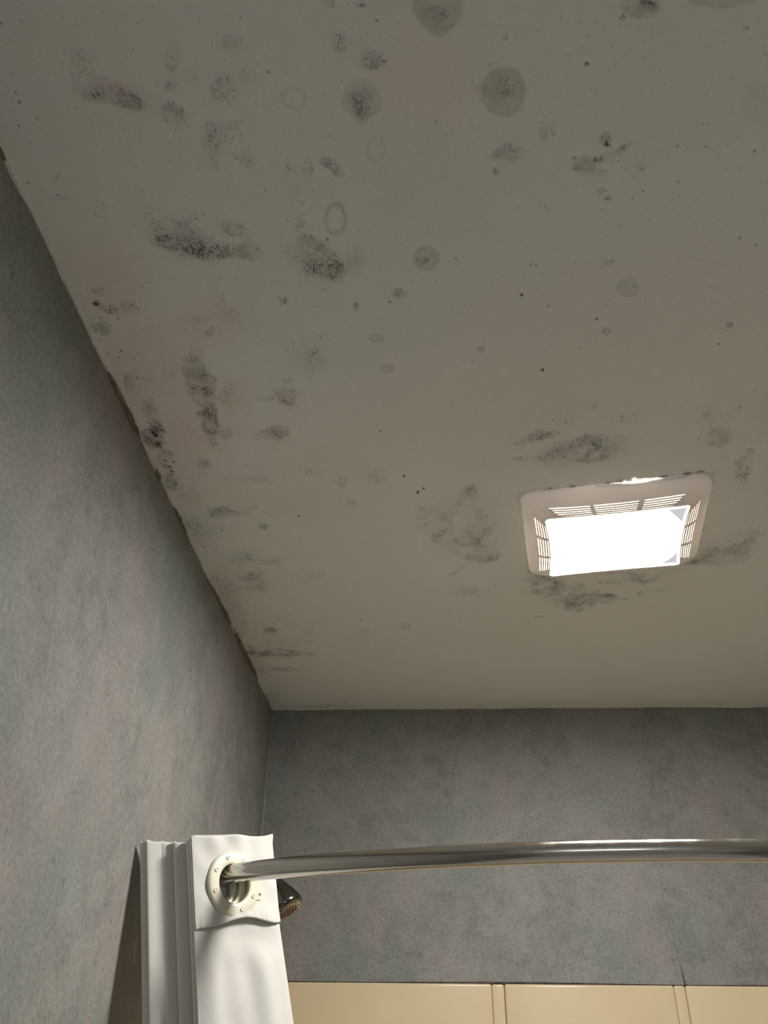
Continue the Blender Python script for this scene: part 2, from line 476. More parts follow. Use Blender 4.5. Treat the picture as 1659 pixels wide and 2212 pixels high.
# ---------------------------------------------------------------- node helpers
class NT:
    def __init__(s, name):
        s.m = bpy.data.materials.new(name); s.m.use_nodes = True
        s.t = s.m.node_tree; s.t.nodes.clear()
        s.out = s.t.nodes.new('ShaderNodeOutputMaterial')
    def n(s, typ, **kw):
        nd = s.t.nodes.new(typ)
        for k, v in kw.items():
            setattr(nd, k, v)
        return nd
    def set(s, sock, v):
        if isinstance(v, bpy.types.NodeSocket): s.t.links.new(v, sock)
        elif isinstance(v, bpy.types.Node): s.t.links.new(v.outputs[0], sock)
        else: sock.default_value = v
    def math(s, op, a, b=0.0, c=None, clamp=False):
        nd = s.n('ShaderNodeMath', operation=op, use_clamp=clamp)
        s.set(nd.inputs[0], a); s.set(nd.inputs[1], b)
        if c is not None: s.set(nd.inputs[2], c)
        return nd.outputs[0]
    def ramp(s, v, lo, hi, a=0.0, b=1.0, smooth=True):
        nd = s.n('ShaderNodeMapRange', interpolation_type='SMOOTHSTEP' if smooth else 'LINEAR', clamp=True)
        s.set(nd.inputs['Value'], v)
        s.set(nd.inputs['From Min'], lo); s.set(nd.inputs['From Max'], hi)
        s.set(nd.inputs['To Min'], a); s.set(nd.inputs['To Max'], b)
        return nd.outputs[0]
    def mix(s, f, a, b, mode='MIX'):
        nd = s.n('ShaderNodeMix', data_type='RGBA', blend_type=mode)
        s.set(nd.inputs[0], f)
        for k, v in ((6, a), (7, b)):
            s.set(nd.inputs[k], v if isinstance(v, (bpy.types.NodeSocket, bpy.types.Node)) else (v[0], v[1], v[2], 1))
        return nd.outputs[2]
    def co(s, scale=(1, 1, 1), loc=(0, 0, 0)):
        tc = s.n('ShaderNodeTexCoord'); mp = s.n('ShaderNodeMapping')
        s.t.links.new(tc.outputs['Object'], mp.inputs[0])
        mp.inputs['Scale'].default_value = scale; mp.inputs['Location'].default_value = loc
        return mp.outputs[0]
    def noise(s, co, scale, detail=2.0, rough=0.5, dist=0.0):
        nd = s.n('ShaderNodeTexNoise')
        s.set(nd.inputs['Vector'], co); nd.inputs['Scale'].default_value = scale
        nd.inputs['Detail'].default_value = detail; nd.inputs['Roughness'].default_value = rough
        nd.inputs['Distortion'].default_value = dist
        return nd.outputs[0]
    def bump(s, h, strength, dist, normal=None):
        nd = s.n('ShaderNodeBump'); s.set(nd.inputs['Height'], h)
        s.set(nd.inputs['Strength'], strength); nd.inputs['Distance'].default_value = dist
        if normal: s.set(nd.inputs['Normal'], normal)
        return nd.outputs[0]
    def attr(s, name):
        return s.n('ShaderNodeAttribute', attribute_name=name).outputs['Fac']
    def pbr(s, color, rough=0.5, metal=0.0, normal=None, spec=0.5, **kw):
        p = s.n('ShaderNodeBsdfPrincipled')
        s.set(p.inputs['Base Color'], color if isinstance(color, bpy.types.NodeSocket) else (color[0], color[1], color[2], 1))
        s.set(p.inputs['Roughness'], rough); s.set(p.inputs['Metallic'], metal)
        s.set(p.inputs['Specular IOR Level'], spec)
        if normal: s.set(p.inputs['Normal'], normal)
        for k, v in kw.items(): s.set(p.inputs[k.replace('_', ' ')], v)
        s.t.links.new(p.outputs[0], s.out.inputs[0])
        return s.m

def mat_wallpaper():
    s = NT('wallpaper'); c = s.co()
    big = s.noise(s.co(scale=(1, 1, 0.6)), 6.5, 3.0, 0.55); big2 = s.noise(s.co(scale=(1, 1, 0.6), loc=(7, 3, 1)), 5.5, 3.0, 0.55)
    mid = s.noise(c, 30.0, 6.0, 0.68, 0.4); fine = s.noise(s.co(loc=(2, 9, 4)), 170.0, 3.0, 0.65)
    col = s.mix(s.ramp(mid, 0.33, 0.68), (0.176, 0.175, 0.161), (0.266, 0.259, 0.240))
    col = s.mix(s.math('MULTIPLY', s.ramp(big, 0.46, 0.64), 0.70), col, (0.295, 0.250, 0.243))
    col = s.mix(s.math('MULTIPLY', s.ramp(big2, 0.47, 0.66), 0.70), col, (0.184, 0.218, 0.194))
    col = s.mix(s.math('MULTIPLY', s.ramp(s.noise(s.co(loc=(1, 1, 8)), 9.0, 4.0, 0.6), 0.45, 0.62), 0.35), col, (0.32, 0.315, 0.30))
    fl = s.ramp(fine, 0.30, 0.72)
    col = s.mix(fl, s.mix(0.22, col, (0.115, 0.115, 0.103)), s.mix(0.17, col, (0.52, 0.52, 0.51)))
    # sparse darker flecks
    dk = s.math('MULTIPLY', s.ramp(s.noise(s.co(loc=(4, 4, 4)), 95.0, 2.0, 0.5), 0.66, 0.74), s.ramp(mid, 0.4, 0.6, 0.7, 0.0))
    col = s.mix(dk, col, (0.115, 0.122, 0.112))
    h = s.math('ADD', s.math('MULTIPLY', fine, 0.6), s.math('MULTIPLY', mid, 0.9))
    # lifted paper seam low on the back wall
    sep = s.n('ShaderNodeSeparateXYZ'); s.t.links.new(s.n('ShaderNodeTexCoord').outputs['Object'], sep.inputs[0])
    X, Y, Z = sep.outputs
    line = s.math('ADD', s.math('MULTIPLY', s.math('SUBTRACT', Z, 1.861), -0.112), 0.506)
    wob = s.math('MULTIPLY', s.math('SUBTRACT', s.noise(s.co(), 30.0, 2.0), 0.5), 0.008)
    d = s.math('ABSOLUTE', s.math('SUBTRACT', s.math('SUBTRACT', X, line), wob))
    onb = s.math('MULTIPLY', s.math('GREATER_THAN', Y, YB - 0.02), s.ramp(Z, 2.03, 1.93))
    wd = s.ramp(Z, 1.863, 1.90, 0.0026, 0.0004, False)
    seam = s.math('MULTIPLY', s.math('LESS_THAN', d, wd), onb)
    col = s.mix(s.math('MULTIPLY', seam, 0.85), col, (0.06, 0.055, 0.05))
    return s.pbr(col, 0.62, normal=s.bump(h, 0.5, 0.0016), spec=0.35)

def mat_ceiling():
    s = NT('mouldy_ceiling_paint'); c = s.co()
    A = {k: s.attr(k) for k in ('mold', 'blotch', 'pink', 'green', 'dot', 'edge')}
    base = s.mix(s.ramp(s.noise(c, 3.0, 3.0), 0.35, 0.65), (0.855, 0.855, 0.822), (0.88, 0.88, 0.85))
    base = s.mix(s.math('MULTIPLY', A['pink'], 0.85), base, (0.86, 0.735, 0.705))
    base = s.mix(s.math('MULTIPLY', A['green'], 0.9), base, (0.76, 0.82, 0.745))
    bn = s.ramp(s.noise(c, 90.0, 4.0, 0.65), 0.25, 0.75, 0.55, 1.0)
    base = s.mix(s.math('MULTIPLY', s.math('MULTIPLY', A['blotch'], bn), 0.52), base, (0.36, 0.355, 0.285))
    wc = s.noise(s.co(scale=(1, 0.55, 1)), 280.0, 5.0, 0.64, 1.4)
    thr = s.math('SUBTRACT', 0.668, s.math('MULTIPLY', A['mold'], 0.225))
    fleck = s.ramp(s.math('SUBTRACT', wc, thr), 0.0, 0.05)
    clump = s.ramp(s.noise(s.co(loc=(3, 5, 0)), 48.0, 4.0, 0.65), 0.34, 0.56)
    fleck = s.math('MULTIPLY', fleck, s.math('MAXIMUM', clump, s.ramp(A['mold'], 0.8, 1.1)))
    tiny = s.ramp(s.noise(s.co(loc=(8, 2, 0)), 330.0, 2.0, 0.5), s.math('SUBTRACT', 0.69, s.math('MULTIPLY', A['mold'], 0.22)), 0.74)
    fl = s.math('MAXIMUM', fleck, s.math('MULTIPLY', tiny, 0.8))
    amt = s.math('MULTIPLY', fl, s.ramp(A['mold'], 0.1, 1.0, 0.42, 0.78, False))
    base = s.mix(amt, base, (0.078, 0.070, 0.048))
    base = s.mix(A['dot'], base, (0.018, 0.017, 0.013))
    base = s.mix(s.math('MULTIPLY', A['edge'], 0.8), base, (0.74, 0.72, 0.66))
    sand = s.noise(c, 700.0, 2.0); roll = s.noise(s.co(scale=(1, 0.45, 1)), 38.0, 3.0, 0.55)
    h = s.math('ADD', s.math('MULTIPLY', sand, 0.12), s.math('MULTIPLY', roll, 0.25))
    pe = s.math('MULTIPLY', s.math('MULTIPLY', wc, 2.2), s.ramp(A['mold'], 0.15, 0.9))
    h = s.math('ADD', h, pe)
    return s.pbr(base, 0.55, normal=s.bump(h, 0.7, 0.0032), spec=0.35)

def simple(name, col, rough=0.5, metal=0.0, spec=0.5, var=0.05, scale=40.0, bump=0.0, dist=0.001, **kw):
    s = NT(name); c = s.co(); nz = s.noise(c, scale, 3.0)
    a = tuple(max(0, x * (1 - var)) for x in col); b = tuple(min(1, x * (1 + var)) for x in col)
    col2 = s.mix(s.ramp(nz, 0.3, 0.7), a, b)
    nm = s.bump(nz, bump, dist) if bump else None
    return s.pbr(col2, rough, metal, nm, spec, **kw)

def mat_fabric():
    s = NT('white_curtain_cotton'); c = s.co()
    nz = s.noise(c, 18.0, 3.0)
    col = s.mix(s.ramp(nz, 0.3, 0.7), (0.71, 0.695, 0.66), (0.745, 0.73, 0.69))
    weave = s.noise(c, 1500.0, 1.0); wr = s.noise(s.co(scale=(1, 1, 0.35)), 45.0, 3.0, 0.5)
    h = s.math('ADD', s.math('MULTIPLY', weave, 0.05), s.math('MULTIPLY', wr, 0.5))
    nm = s.bump(h, 0.35, 0.003)
    p = s.n('ShaderNodeBsdfPrincipled')
    s.set(p.inputs['Base Color'], col); p.inputs['Roughness'].default_value = 0.85
    p.inputs['Specular IOR Level'].default_value = 0.2
    p.inputs['Sheen Weight'].default_value = 0.15
    s.set(p.inputs['Normal'], nm)
    tr = s.n('ShaderNodeBsdfTranslucent'); s.set(tr.inputs[0], col); s.set(tr.inputs[1], nm)
    mx = s.n('ShaderNodeMixShader'); mx.inputs[0].default_value = 0.14
    s.t.links.new(p.outputs[0], mx.inputs[1]); s.t.links.new(tr.outputs[0], mx.inputs[2])
    s.t.links.new(mx.outputs[0], s.out.inputs[0])
    return s.m

def mat_header():
    # same cloth, puckered along the stitching
    m_ = FABRIC.copy(); m_.name = 'white_curtain_header'
    return m_

def translucent(name, col, rough=0.42, t=0.3):
    s = NT(name); c = s.co(); nz = s.noise(c, 14.0, 3.0)
    cc = s.mix(s.ramp(nz, 0.3, 0.7), tuple(v * 0.96 for v in col), tuple(min(1, v * 1.04) for v in col))
    p = s.n('ShaderNodeBsdfPrincipled'); s.set(p.inputs['Base Color'], cc); p.inputs['Roughness'].default_value = rough
    tr = s.n('ShaderNodeBsdfTranslucent'); tr.inputs[0].default_value = (col[0] * 0.95, col[1] * 0.95, col[2] * 0.92, 1)
    mx = s.n('ShaderNodeMixShader'); mx.inputs[0].default_value = t
    s.t.links.new(p.outputs[0], mx.inputs[1]); s.t.links.new(tr.outputs[0], mx.inputs[2]); s.t.links.new(mx.outputs[0], s.out.inputs[0])
    return s.m

def mat_emit(name, col, strength):
    s = NT(name); e = s.n('ShaderNodeEmission')
    e.inputs[0].default_value = (*col, 1); e.inputs[1].default_value = strength
    s.t.links.new(e.outputs[0], s.out.inputs[0]); return s.m

def mat_surround():
    s = NT('beige_acrylic'); c = s.co()
    nz = s.noise(c, 240.0, 2.0); big = s.noise(c, 6.0, 2.0)
    col = s.mix(s.ramp(big, 0.3, 0.7), (0.660, 0.535, 0.345), (0.690, 0.565, 0.370))
    h = s.math('ADD', s.math('MULTIPLY', nz, 0.1), s.math('MULTIPLY', big, 1.0))
    return s.pbr(col, 0.22, normal=s.bump(h, 0.25, 0.004), spec=0.5)

def mat_chrome():
    s = NT('chrome'); c = s.co()
    nz = s.noise(c, 60.0, 4.0); sm = s.noise(s.co(scale=(3, 3, 60)), 8.0, 3.0)
    r = s.ramp(nz, 0.3, 0.8, 0.12, 0.20)
    col = s.mix(s.ramp(sm, 0.4, 0.7), (0.58, 0.56, 0.525), (0.52, 0.50, 0.47))
    return s.pbr(col, r, 1.0, s.bump(nz, 0.03, 0.001))

WALLPAPER = mat_wallpaper(); CEILING = mat_ceiling(); FABRIC = mat_fabric()
HEADER = mat_header()
SURROUND = mat_surround(); CHROME = mat_chrome()
GROMMET = simple('cream_grommet_plastic', (0.72, 0.68, 0.55), 0.38, var=0.03)
GRILLE = translucent("aged_white_grille_plastic", (0.88, 0.84, 0.825), t=0.09)
HOUSING = simple('rusty_cream_housing', (0.30, 0.20, 0.11), 0.6, var=0.35, scale=25)
CAULK = simple('shadow_dark_caulk', (0.055, 0.035, 0.025), 0.8, var=0.5, scale=60)  # dark tone carries the shadow of the gap under the paper edge
PAINTLIP = simple('chipped_paint_lip', (0.62, 0.60, 0.53), 0.6, var=0.12, scale=90, bump=0.4, dist=0.002)
PASTE = simple('brown_dried_paste', (0.20, 0.155, 0.085), 0.85, var=0.4, scale=110, bump=0.6, dist=0.002)
SEAM = simple('pale_wallpaper_edge', (0.27, 0.265, 0.25), 0.7, var=0.1, scale=120)
DARKCHROME = simple('dull_dark_chrome', (0.20, 0.20, 0.19), 0.14, 1.0, var=0.05)
NOZZLE = simple('brown_limescaled_nozzle_rubber', (0.20, 0.13, 0.08), 0.7, var=0.5, scale=300)
FLOORMAT = simple('floor_vinyl', (0.78, 0.77, 0.75), 0.45, var=0.1, scale=9)
TUBMAT = simple('tub_enamel', (0.76, 0.71, 0.60), 0.2, var=0.02)
PLAINWALL = simple('front_wall_paint', (0.78, 0.77, 0.75), 0.7, var=0.04)
LENS_ON = mat_emit('lit_lens', (1.0, 0.975, 0.915), LENS_STRENGTH)
LENS_RIM = mat_emit('softly_lit_lens_edge', (1.0, 0.96, 0.93), 0.68)
LENS_CORNER = mat_emit('softly_lit_lens_corner', (0.95, 0.96, 0.97), 0.44)
BULB = mat_emit('glowing_bulb', (1.0, 0.84, 0.62), BULB_STRENGTH)
GLOBE = mat_emit('fill_globe_glow', (0.92, 0.96, 1.0), FILL_STRENGTH)  # glow of the added fill lamp

# ---------------------------------------------------------------- fixture placement (shared by ceiling hole)
FX, FY, FROT = 0.295, 1.084, math.radians(-9.0)
FHW, FHH = 0.136, 0.121          # half size of the outer rim
LHW, LHH, LDROP = 0.1045, 0.0895, 0.030
fc, fs_ = math.cos(FROT), math.sin(FROT)
def fxy(u, v):
    return FX + u * fc - v * fs_, FY + u * fs_ + v * fc

# ---------------------------------------------------------------- ceiling with mould
def build_ceiling():
    xs = np.concatenate([np.arange(WL, 0.86, 0.0015), np.linspace(0.87, WR, 12)])
    ys = np.concatenate([np.linspace(YF, 0.22, 40), np.arange(0.225, YB - 0.0008, 0.0016), [YB]])
    X, Y = np.meshgrid(xs, ys, indexing='xy')
    nx, ny = len(xs), len(ys)
    rng = np.random.default_rng(5)
    def vnoise(scale, seed):
        r = np.random.default_rng(seed); g = r.random((220, 220))
        a = (X - WL) * scale; b = (Y - YF) * scale
        i = np.floor(a).astype(int); j = np.floor(b).astype(int)
        fa = a - i; fb = b - j; fa = fa * fa * (3 - 2 * fa); fb = fb * fb * (3 - 2 * fb)
        i %= 219; j %= 219
        return (g[j, i] * (1 - fa) + g[j, i + 1] * fa) * (1 - fb) + (g[j + 1, i] * (1 - fa) + g[j + 1, i + 1] * fa) * fb
    n1, n2 = vnoise(30, 1) - .5, vnoise(90, 2) - .5
    n3, n4 = vnoise(12, 3) - .5, vnoise(60, 4) - .5
    def splat(table, mode):
        out = np.zeros_like(X)
        for (cx, cy, a, b, c, d, st) in table:
            det = abs(a * d - b * c); rad = 1.9 * (abs(a) + abs(b) + abs(c) + abs(d)) / max(det, 1e-6)
            i0, i1 = np.searchsorted(xs, [cx - rad, cx + rad]); j0, j1 = np.searchsorted(ys, [cy - rad, cy + rad])
            if i1 <= i0 or j1 <= j0: continue
            sl = (slice(j0, j1), slice(i0, i1))
            dx, dy = X[sl] - cx, Y[sl] - cy
            r = np.hypot(a * dx + b * dy, c * dx + d * dy)
            if mode == 'speckle':
                r = r * (1 + 1.0 * n1[sl] + 0.8 * n2[sl]); val = st * np.clip((1.40 - r) / 0.75, 0, 1) * (0.88 + 0.7 * n4[sl] + 0.5 * n2[sl])
            elif mode == 'blotch':
                r = r * (1 + 0.16 * n1[sl] + 0.22 * n4[sl])
                wd_ = 0.22 if st > 0.54 else 0.85
                if st < 0.54: st = st * 0.65
                k = np.clip((1.0 + wd_ / 2 - r) / wd_, 0, 1); k = k * k * (3 - 2 * k); val = st * k * (0.72 + 0.28 * np.clip(r, 0, 1))
            elif mode == 'ring':
                r = r * (1 + 0.25 * n1[sl]); val = st * np.exp(-((r - 0.9) / 0.17) ** 2) * (0.8 + 0.9 * n3[sl])
            else:
                r = r * (1 + 0.5 * n3[sl] + .4 * n1[sl]); k = np.clip(1.25 - r, 0, 1); val = st * k * k * (3 - 2 * k)
            out[sl] = np.maximum(out[sl], val)
        return out
    mold = splat(SPECKLE, 'speckle')
    blotch = np.maximum(splat(BLOTCH, 'blotch'), splat(RING, 'ring'))
    soft = blotch.copy()
    mold = np.maximum(mold, np.clip(splat(RING, 'ring') * 0.5, 0, 1))
    # faint background of dirt, denser along the left wall and round the fixture
    near_wall = np.exp(-(X - WL) / 0.09) * np.clip((Y - 0.5) / 0.35, 0, 1)
    mold = np.maximum(mold, np.clip(0.06 + 0.38 * near_wall + 0.7 * n3 * near_wall + 0.10 * n1, 0, 0.5) * (X < 0.6))
    mold = np.maximum(mold, 0.04)
    pink, green = splat(PINK, 'tint'), splat(GREEN, 'tint')
    dot = np.zeros_like(X)
    dots = [(a, b, r * 0.62) for a, b, r in DOT]
    for k in range(50):
        dots.append((rng.uniform(WL, 0.8), rng.uniform(0.3, 1.8), rng.uniform(0.0002, 0.0007)))
    for k in range(60):
        t = rng.uniform(0.6, 1.85); dots.append((WL + abs(rng.normal(0, 0.022)), t, rng.uniform(0.0003, 0.0013)))
    for (cx, cy, r) in dots:
        i0, i1 = np.searchsorted(xs, [cx - 4 * r, cx + 4 * r]); j0, j1 = np.searchsorted(ys, [cy - 4 * r, cy + 4 * r])
        if i1 <= i0 or j1 <= j0: continue
        sl = (slice(j0, j1), slice(i0, i1))
        e = np.hypot(X[sl] - cx, (Y[sl] - cy) * rng.uniform(0.6, 1.3)) / max(r, 0.0011)
        dot[sl] = np.maximum(dot[sl], np.clip(1.5 - e, 0, 1) * min(1, 0.1 + r / 0.0016))
    # unpainted lighter margin round the fixture
    U = (X - FX) * fc + (Y - FY) * fs_; V = -(X - FX) * fs_ + (Y - FY) * fc
    q = np.maximum(np.abs(U) - FHW, np.abs(V) - FHH)
    edge = np.clip((0.0045 + 0.006 * n2 - q) / 0.002, 0, 1)
    verts = np.stack([X.ravel(), Y.ravel(), np.full(X.size, CEIL)], 1)
    idx = np.arange(nx * ny).reshape(ny, nx)
    quads = np.stack([idx[:-1, :-1].ravel(), idx[1:, :-1].ravel(), idx[1:, 1:].ravel(), idx[:-1, 1:].ravel()], 1)
    hole = (np.abs(U) < 0.118) & (np.abs(V) < 0.103)
    keep = ~(hole.ravel()[quads].all(1))
    quads = quads[keep]
    me = bpy.data.meshes.new('ceiling')
    me.vertices.add(len(verts)); me.vertices.foreach_set('co', verts.ravel())
    me.loops.add(quads.size); me.loops.foreach_set('vertex_index', quads.ravel().astype(np.int32))
    me.polygons.add(len(quads))
    me.polygons.foreach_set('loop_start', (np.arange(len(quads)) * 4).astype(np.int32))
    me.update(calc_edges=True)
    for nm, arr in (('mold', mold), ('blotch', soft), ('pink', pink), ('green', green), ('dot', dot), ('edge', edge)):
        at = me.attributes.new(nm, 'FLOAT', 'POINT'); at.data.foreach_set('value', arr.ravel().astype(np.float32))
    me.materials.append(CEILING)
    o = bpy.data.objects.new('ceiling', me); C.objects.link(o)
    tag(o, 'off-white painted ceiling blotched with grey mould and peeling paint', kind='structure')
build_ceiling()

# ---------------------------------------------------------------- walls and floor
T = 0.10
tag(from_bm('floor', box_bm(WL - T, WR + T, YF - T, YB + T, -T, 0), FLOORMAT), 'bathroom floor', kind='structure')
tag(from_bm('wall_left', box_bm(WL - T, WL, YF - T, YB, 0, CEIL), WALLPAPER), 'left wall in mottled grey wallpaper', kind='structure')
tag(from_bm('wall_back', box_bm(WL - T, WR + T, YB, YB + T, 0, CEIL), WALLPAPER), 'back wall in mottled grey wallpaper above the tub surround', kind='structure')
tag(from_bm('wall_right', box_bm(WR, WR + T, YF - T, YB, 0, CEIL), WALLPAPER), 'right wall in mottled grey wallpaper', kind='structure')
tag(from_bm('wall_front', box_bm(WL, WR, YF - T, YF, 0, CEIL), PLAINWALL), 'front wall behind the viewer', kind='structure')

# ragged paint lip hanging over the top of the left wallpaper
def ragged(name, p0, p1, inward, seed, prof, mat, label, step=0.004):
    """an irregular bead along p0-p1 under the ceiling; prof(t) -> (drop, thickness)"""
    r = random.Random(seed); p0, p1 = Vector(p0), Vector(p1); L = (p1 - p0).length; n = int(L / step)
    vs, fs = [], []; inw = Vector(inward); jd = jt = 0.0
    for i in range(n + 1):
        t = i / n; p = p0.lerp(p1, t); d, th = prof(t)
        jd = 0.75 * jd + 0.5 * r.uniform(-1, 1); jt = 0.7 * jt + 0.5 * r.uniform(-1, 1)
        d = max(0.0003, d * (1 + 0.55 * jd)); th = max(0.0003, th * (1 + 0.5 * jt))
        for (a, b) in ((0, 0), (th, 0), (th, d * 0.55), (th * 0.45, d), (0, d)):
            vs.append(tuple(p + inw * a + Vector((0, 0, -b))))
    for i in range(n):
        for k in range(5):
            k2 = (k + 1) % 5
            fs.append((i * 5 + k, i * 5 + k2, (i + 1) * 5 + k2, (i + 1) * 5 + k))
    fs.append((0, 1, 2, 3, 4)); fs.append(tuple(n * 5 + k for k in (4, 3, 2, 1, 0)))
    o = link_mesh(name, vs, fs, mat)
    return tag(o, label, kind='structure')
def lip(t):
    return (0.0022 + 0.0012 * math.sin(37 * t) + 0.001 * math.sin(91 * t), 0.0016 + 0.0006 * math.sin(53 * t))
ragged('trim_1', (WL, 0.30, CEIL), (WL, YB, CEIL), (1, 0, 0), 3, lip, PAINTLIP, 'thin chipped paint edge where the left wall meets the ceiling', 0.005)
ragged('trim_2', (WL, YB, CEIL), (WR, YB, CEIL), (0, -1, 0), 8, lambda t: (0.0025, 0.002), PAINTLIP, 'thin paint edge where the back wall meets the ceiling', 0.02)
# brown strips of torn paper and old paste along the left joint
def bump_prof(hmax, th):
    return lambda t: (0.0006 + hmax * math.sin(math.pi * t) ** 0.7, 0.0006 + th * math.sin(math.pi * t) ** 0.6)
for n_, (y0, y1, h_, th) in enumerate([(0.705, 0.835, 0.006, 0.0035), (0.385, 0.425, 0.004, 0.002), (0.90, 0.93, 0.003, 0.003), (1.26, 1.42, 0.003, 0.0025), (1.43, 1.70, 0.006, 0.004), (1.00, 1.08, 0.003, 0.002)]):
    ragged('trim_%d' % (n_ + 3), (WL + 0.0005, y0, CEIL - 0.0012), (WL + 0.0005, y1, CEIL - 0.0012), (1, 0, 0), 20 + n_, bump_prof(h_, th), PASTE,
           'brown strip of torn wallpaper and old paste under the ceiling edge', 0.003)
# pale wallpaper seam down the corner
r_ = random.Random(4); vs, fs = [], []
N = 90
for i in range(N + 1):
    z = CEIL - 0.004 - (CEIL - 0.004 - 1.87) * i / N
    wv = 0.0011 + 0.0009 * r_.random() + (0.0015 if 0.35 < i / N < 0.6 else 0)
    for a, b in ((0, 0), (wv, 0), (0, wv)):
        vs.append((WL + a, YB - b, z))
for i in range(N):
    for k in range(3):
        k2 = (k + 1) % 3
        fs.append((i * 3 + k, i * 3 + k2, i * 3 + 3 + k2, i * 3 + 3 + k))
tag(link_mesh('trim_9', vs, fs, SEAM), 'pale wallpaper seam down the corner of the two grey walls', kind='structure')

# ---------------------------------------------------------------- tub surround
ST = 1.8610                      # top of the surround
sur = empty('tub_surround', (0.3, YB - 0.01, 0.0))
tag(sur, 'glossy beige tub surround lining the wall below the grey wallpaper', 'tub surround')
def slab(name, x0, x1, th, z0=0.45, z1=ST, bev=0.004):
    return from_bm(name, box_bm(x0, x1, YB - th, YB - 0.0005, z0, z1, bev, 3), SURROUND, sur, True)
slab('wall_panel', WL + 0.013, 0.117, 0.014)
slab('recessed_strip', 0.1174, 0.1426, 0.009)
slab('wall_panel', 0.143, 0.4785, 0.014)
slab('recessed_strip', 0.479, 0.501, 0.0125)
slab('wall_panel', 0.5015, WR - 0.013, 0.014)
from_bm('wall_panel', box_bm(WL + 0.0005, WL + 0.0125, 1.27, YB - 0.0005, 0.45, ST, 0.004, 3), SURROUND, sur, True)
from_bm('wall_panel', box_bm(WR - 0.0125, WR - 0.0005, 1.12, YB - 0.0005, 0.45, ST, 0.004, 3), SURROUND, sur, True)
# dark caulk strip over the surround, the gap's shadow put into its colour
r_ = random.Random(12); vs, fs = [], []; N = 220
for i in range(N + 1):
    x = WL + 0.014 + (WR - WL - 0.028) * i / N
    h = 0.0028 + 0.0005 * r_.random() + 0.0012 * math.sin(x * 9)
    for y, z in ((YB - 0.0005, ST + 0.0002), (YB - 0.0075, ST + 0.0002), (YB - 0.004, ST + h), (YB - 0.0005, ST + h)):
        vs.append((x, y, z))
for i in range(N):
    for k in range(4):
        k2 = (k + 1) % 4
        fs.append((i * 4 + k, i * 4 + k2, i * 4 + 4 + k2, i * 4 + 4 + k))
fs.append((0, 1, 2, 3)); fs.append((N * 4 + 3, N * 4 + 2, N * 4 + 1, N * 4))
cq = link_mesh('caulk_line', vs, fs, CAULK, sur); cq['label'] = 'dark strip of caulk along the top edge, gap shadow in its colour'

# bathtub under the surround (bounces light)
tub = empty('bathtub', (0.37, 1.5, 0))
tag(tub, 'beige bathtub below the tub surround', 'bathtub')
bm = bmesh.new()
x0, x1, y0, y1 = WL + 0.002, WR - 0.002, 1.13, YB - 0.002
outer = [(x0, y0), (x1, y0), (x1, y1), (x0, y1)]
inner = [(x0 + .08, y0 + .07), (x1 - .08, y0 + .07), (x1 - .08, y1 - .06), (x0 + .08, y1 - .06)]
low = [(x0 + .14, y0 + .12), (x1 - .2, y0 + .12), (x1 - .2, y1 - .1), (x0 + .14, y1 - .1)]
rings = [[bm.verts.new((x, y, z)) for x, y in L] for L, z in ((outer, 0.001), (outer, 0.445), (inner, 0.445), (low, 0.1))]
for a, b in zip(rings, rings[1:]):
    for k in range(4):
        bm.faces.new((a[k], a[(k + 1) % 4], b[(k + 1) % 4], b[k]))
bm.faces.new(rings[-1])
bmesh.ops.bevel(bm, geom=list(bm.edges), offset=0.02, segments=3, affect='EDGES')
from_bm('basin', bm, TUBMAT, tub, True)

# ---------------------------------------------------------------- ceiling fan light
fan = empty('ceiling_fan_light', (FX, FY, CEIL))
tag(fan, 'square fan light with a lit lens and slotted plastic grille on the mouldy ceiling', 'ceiling light')
SEG = 120
def outer_pt(a):          # rounded, slightly bulging rectangle
    c_, s_ = math.cos(a), math.sin(a); p = 9.0
    r = (abs(c_ / FHW) ** p + abs(s_ / FHH) ** p) ** (-1 / p)
    return r * c_, r * s_
def side_pts():
    """four sides; returns for side k function(u in -1..1) -> (outer xy, inner xy)"""
    out = []
    oc = [(-FHW, -FHH), (FHW, -FHH), (FHW, FHH), (-FHW, FHH)]
    ic = [(-LHW, -LHH), (LHW, -LHH), (LHW, LHH), (-LHW, LHH)]
    for k in range(4):
        out.append((Vector(oc[k]), Vector(oc[(k + 1) % 4]), Vector(ic[k]), Vector(ic[(k + 1) % 4])))
    return out
def round_outer(p):
    # pull the sharp outer corner in
    x, y = p; R_ = 0.022
    ax, ay = abs(x), abs(y)
    if ax > FHW - R_ and ay > FHH - R_:
        d = Vector((ax - (FHW - R_), ay - (FHH - R_)))
        if d.length > R_: d = d.normalized() * R_
        ax, ay = FHW - R_ + d.x, FHH - R_ + d.y
    return Vector((math.copysign(ax, x), math.copysign(ay, y)))
def round_inner(p):
    x, y = p; R_ = 0.009
    ax, ay = abs(x), abs(y)
    if ax > LHW - R_ and ay > LHH - R_:
        d = Vector((ax - (LHW - R_), ay - (LHH - R_)))
        if d.length > R_: d = d.normalized() * R_
        ax, ay = LHW - R_ + d.x, LHH - R_ + d.y
    return Vector((math.copysign(ax, x), math.copysign(ay, y)))
def pinch(p, amt):
    # pincushion: sides bow inwards in the middle
    x, y = p; u, v = x / LHW, y / LHH
    return Vector((x - math.copysign(amt * 1.25, x) * abs(u) ** 6 * max(0, 1 - v * v), y - math.copysign(amt * 0.8, y) * abs(v) ** 6 * max(0, 1 - u * u)))
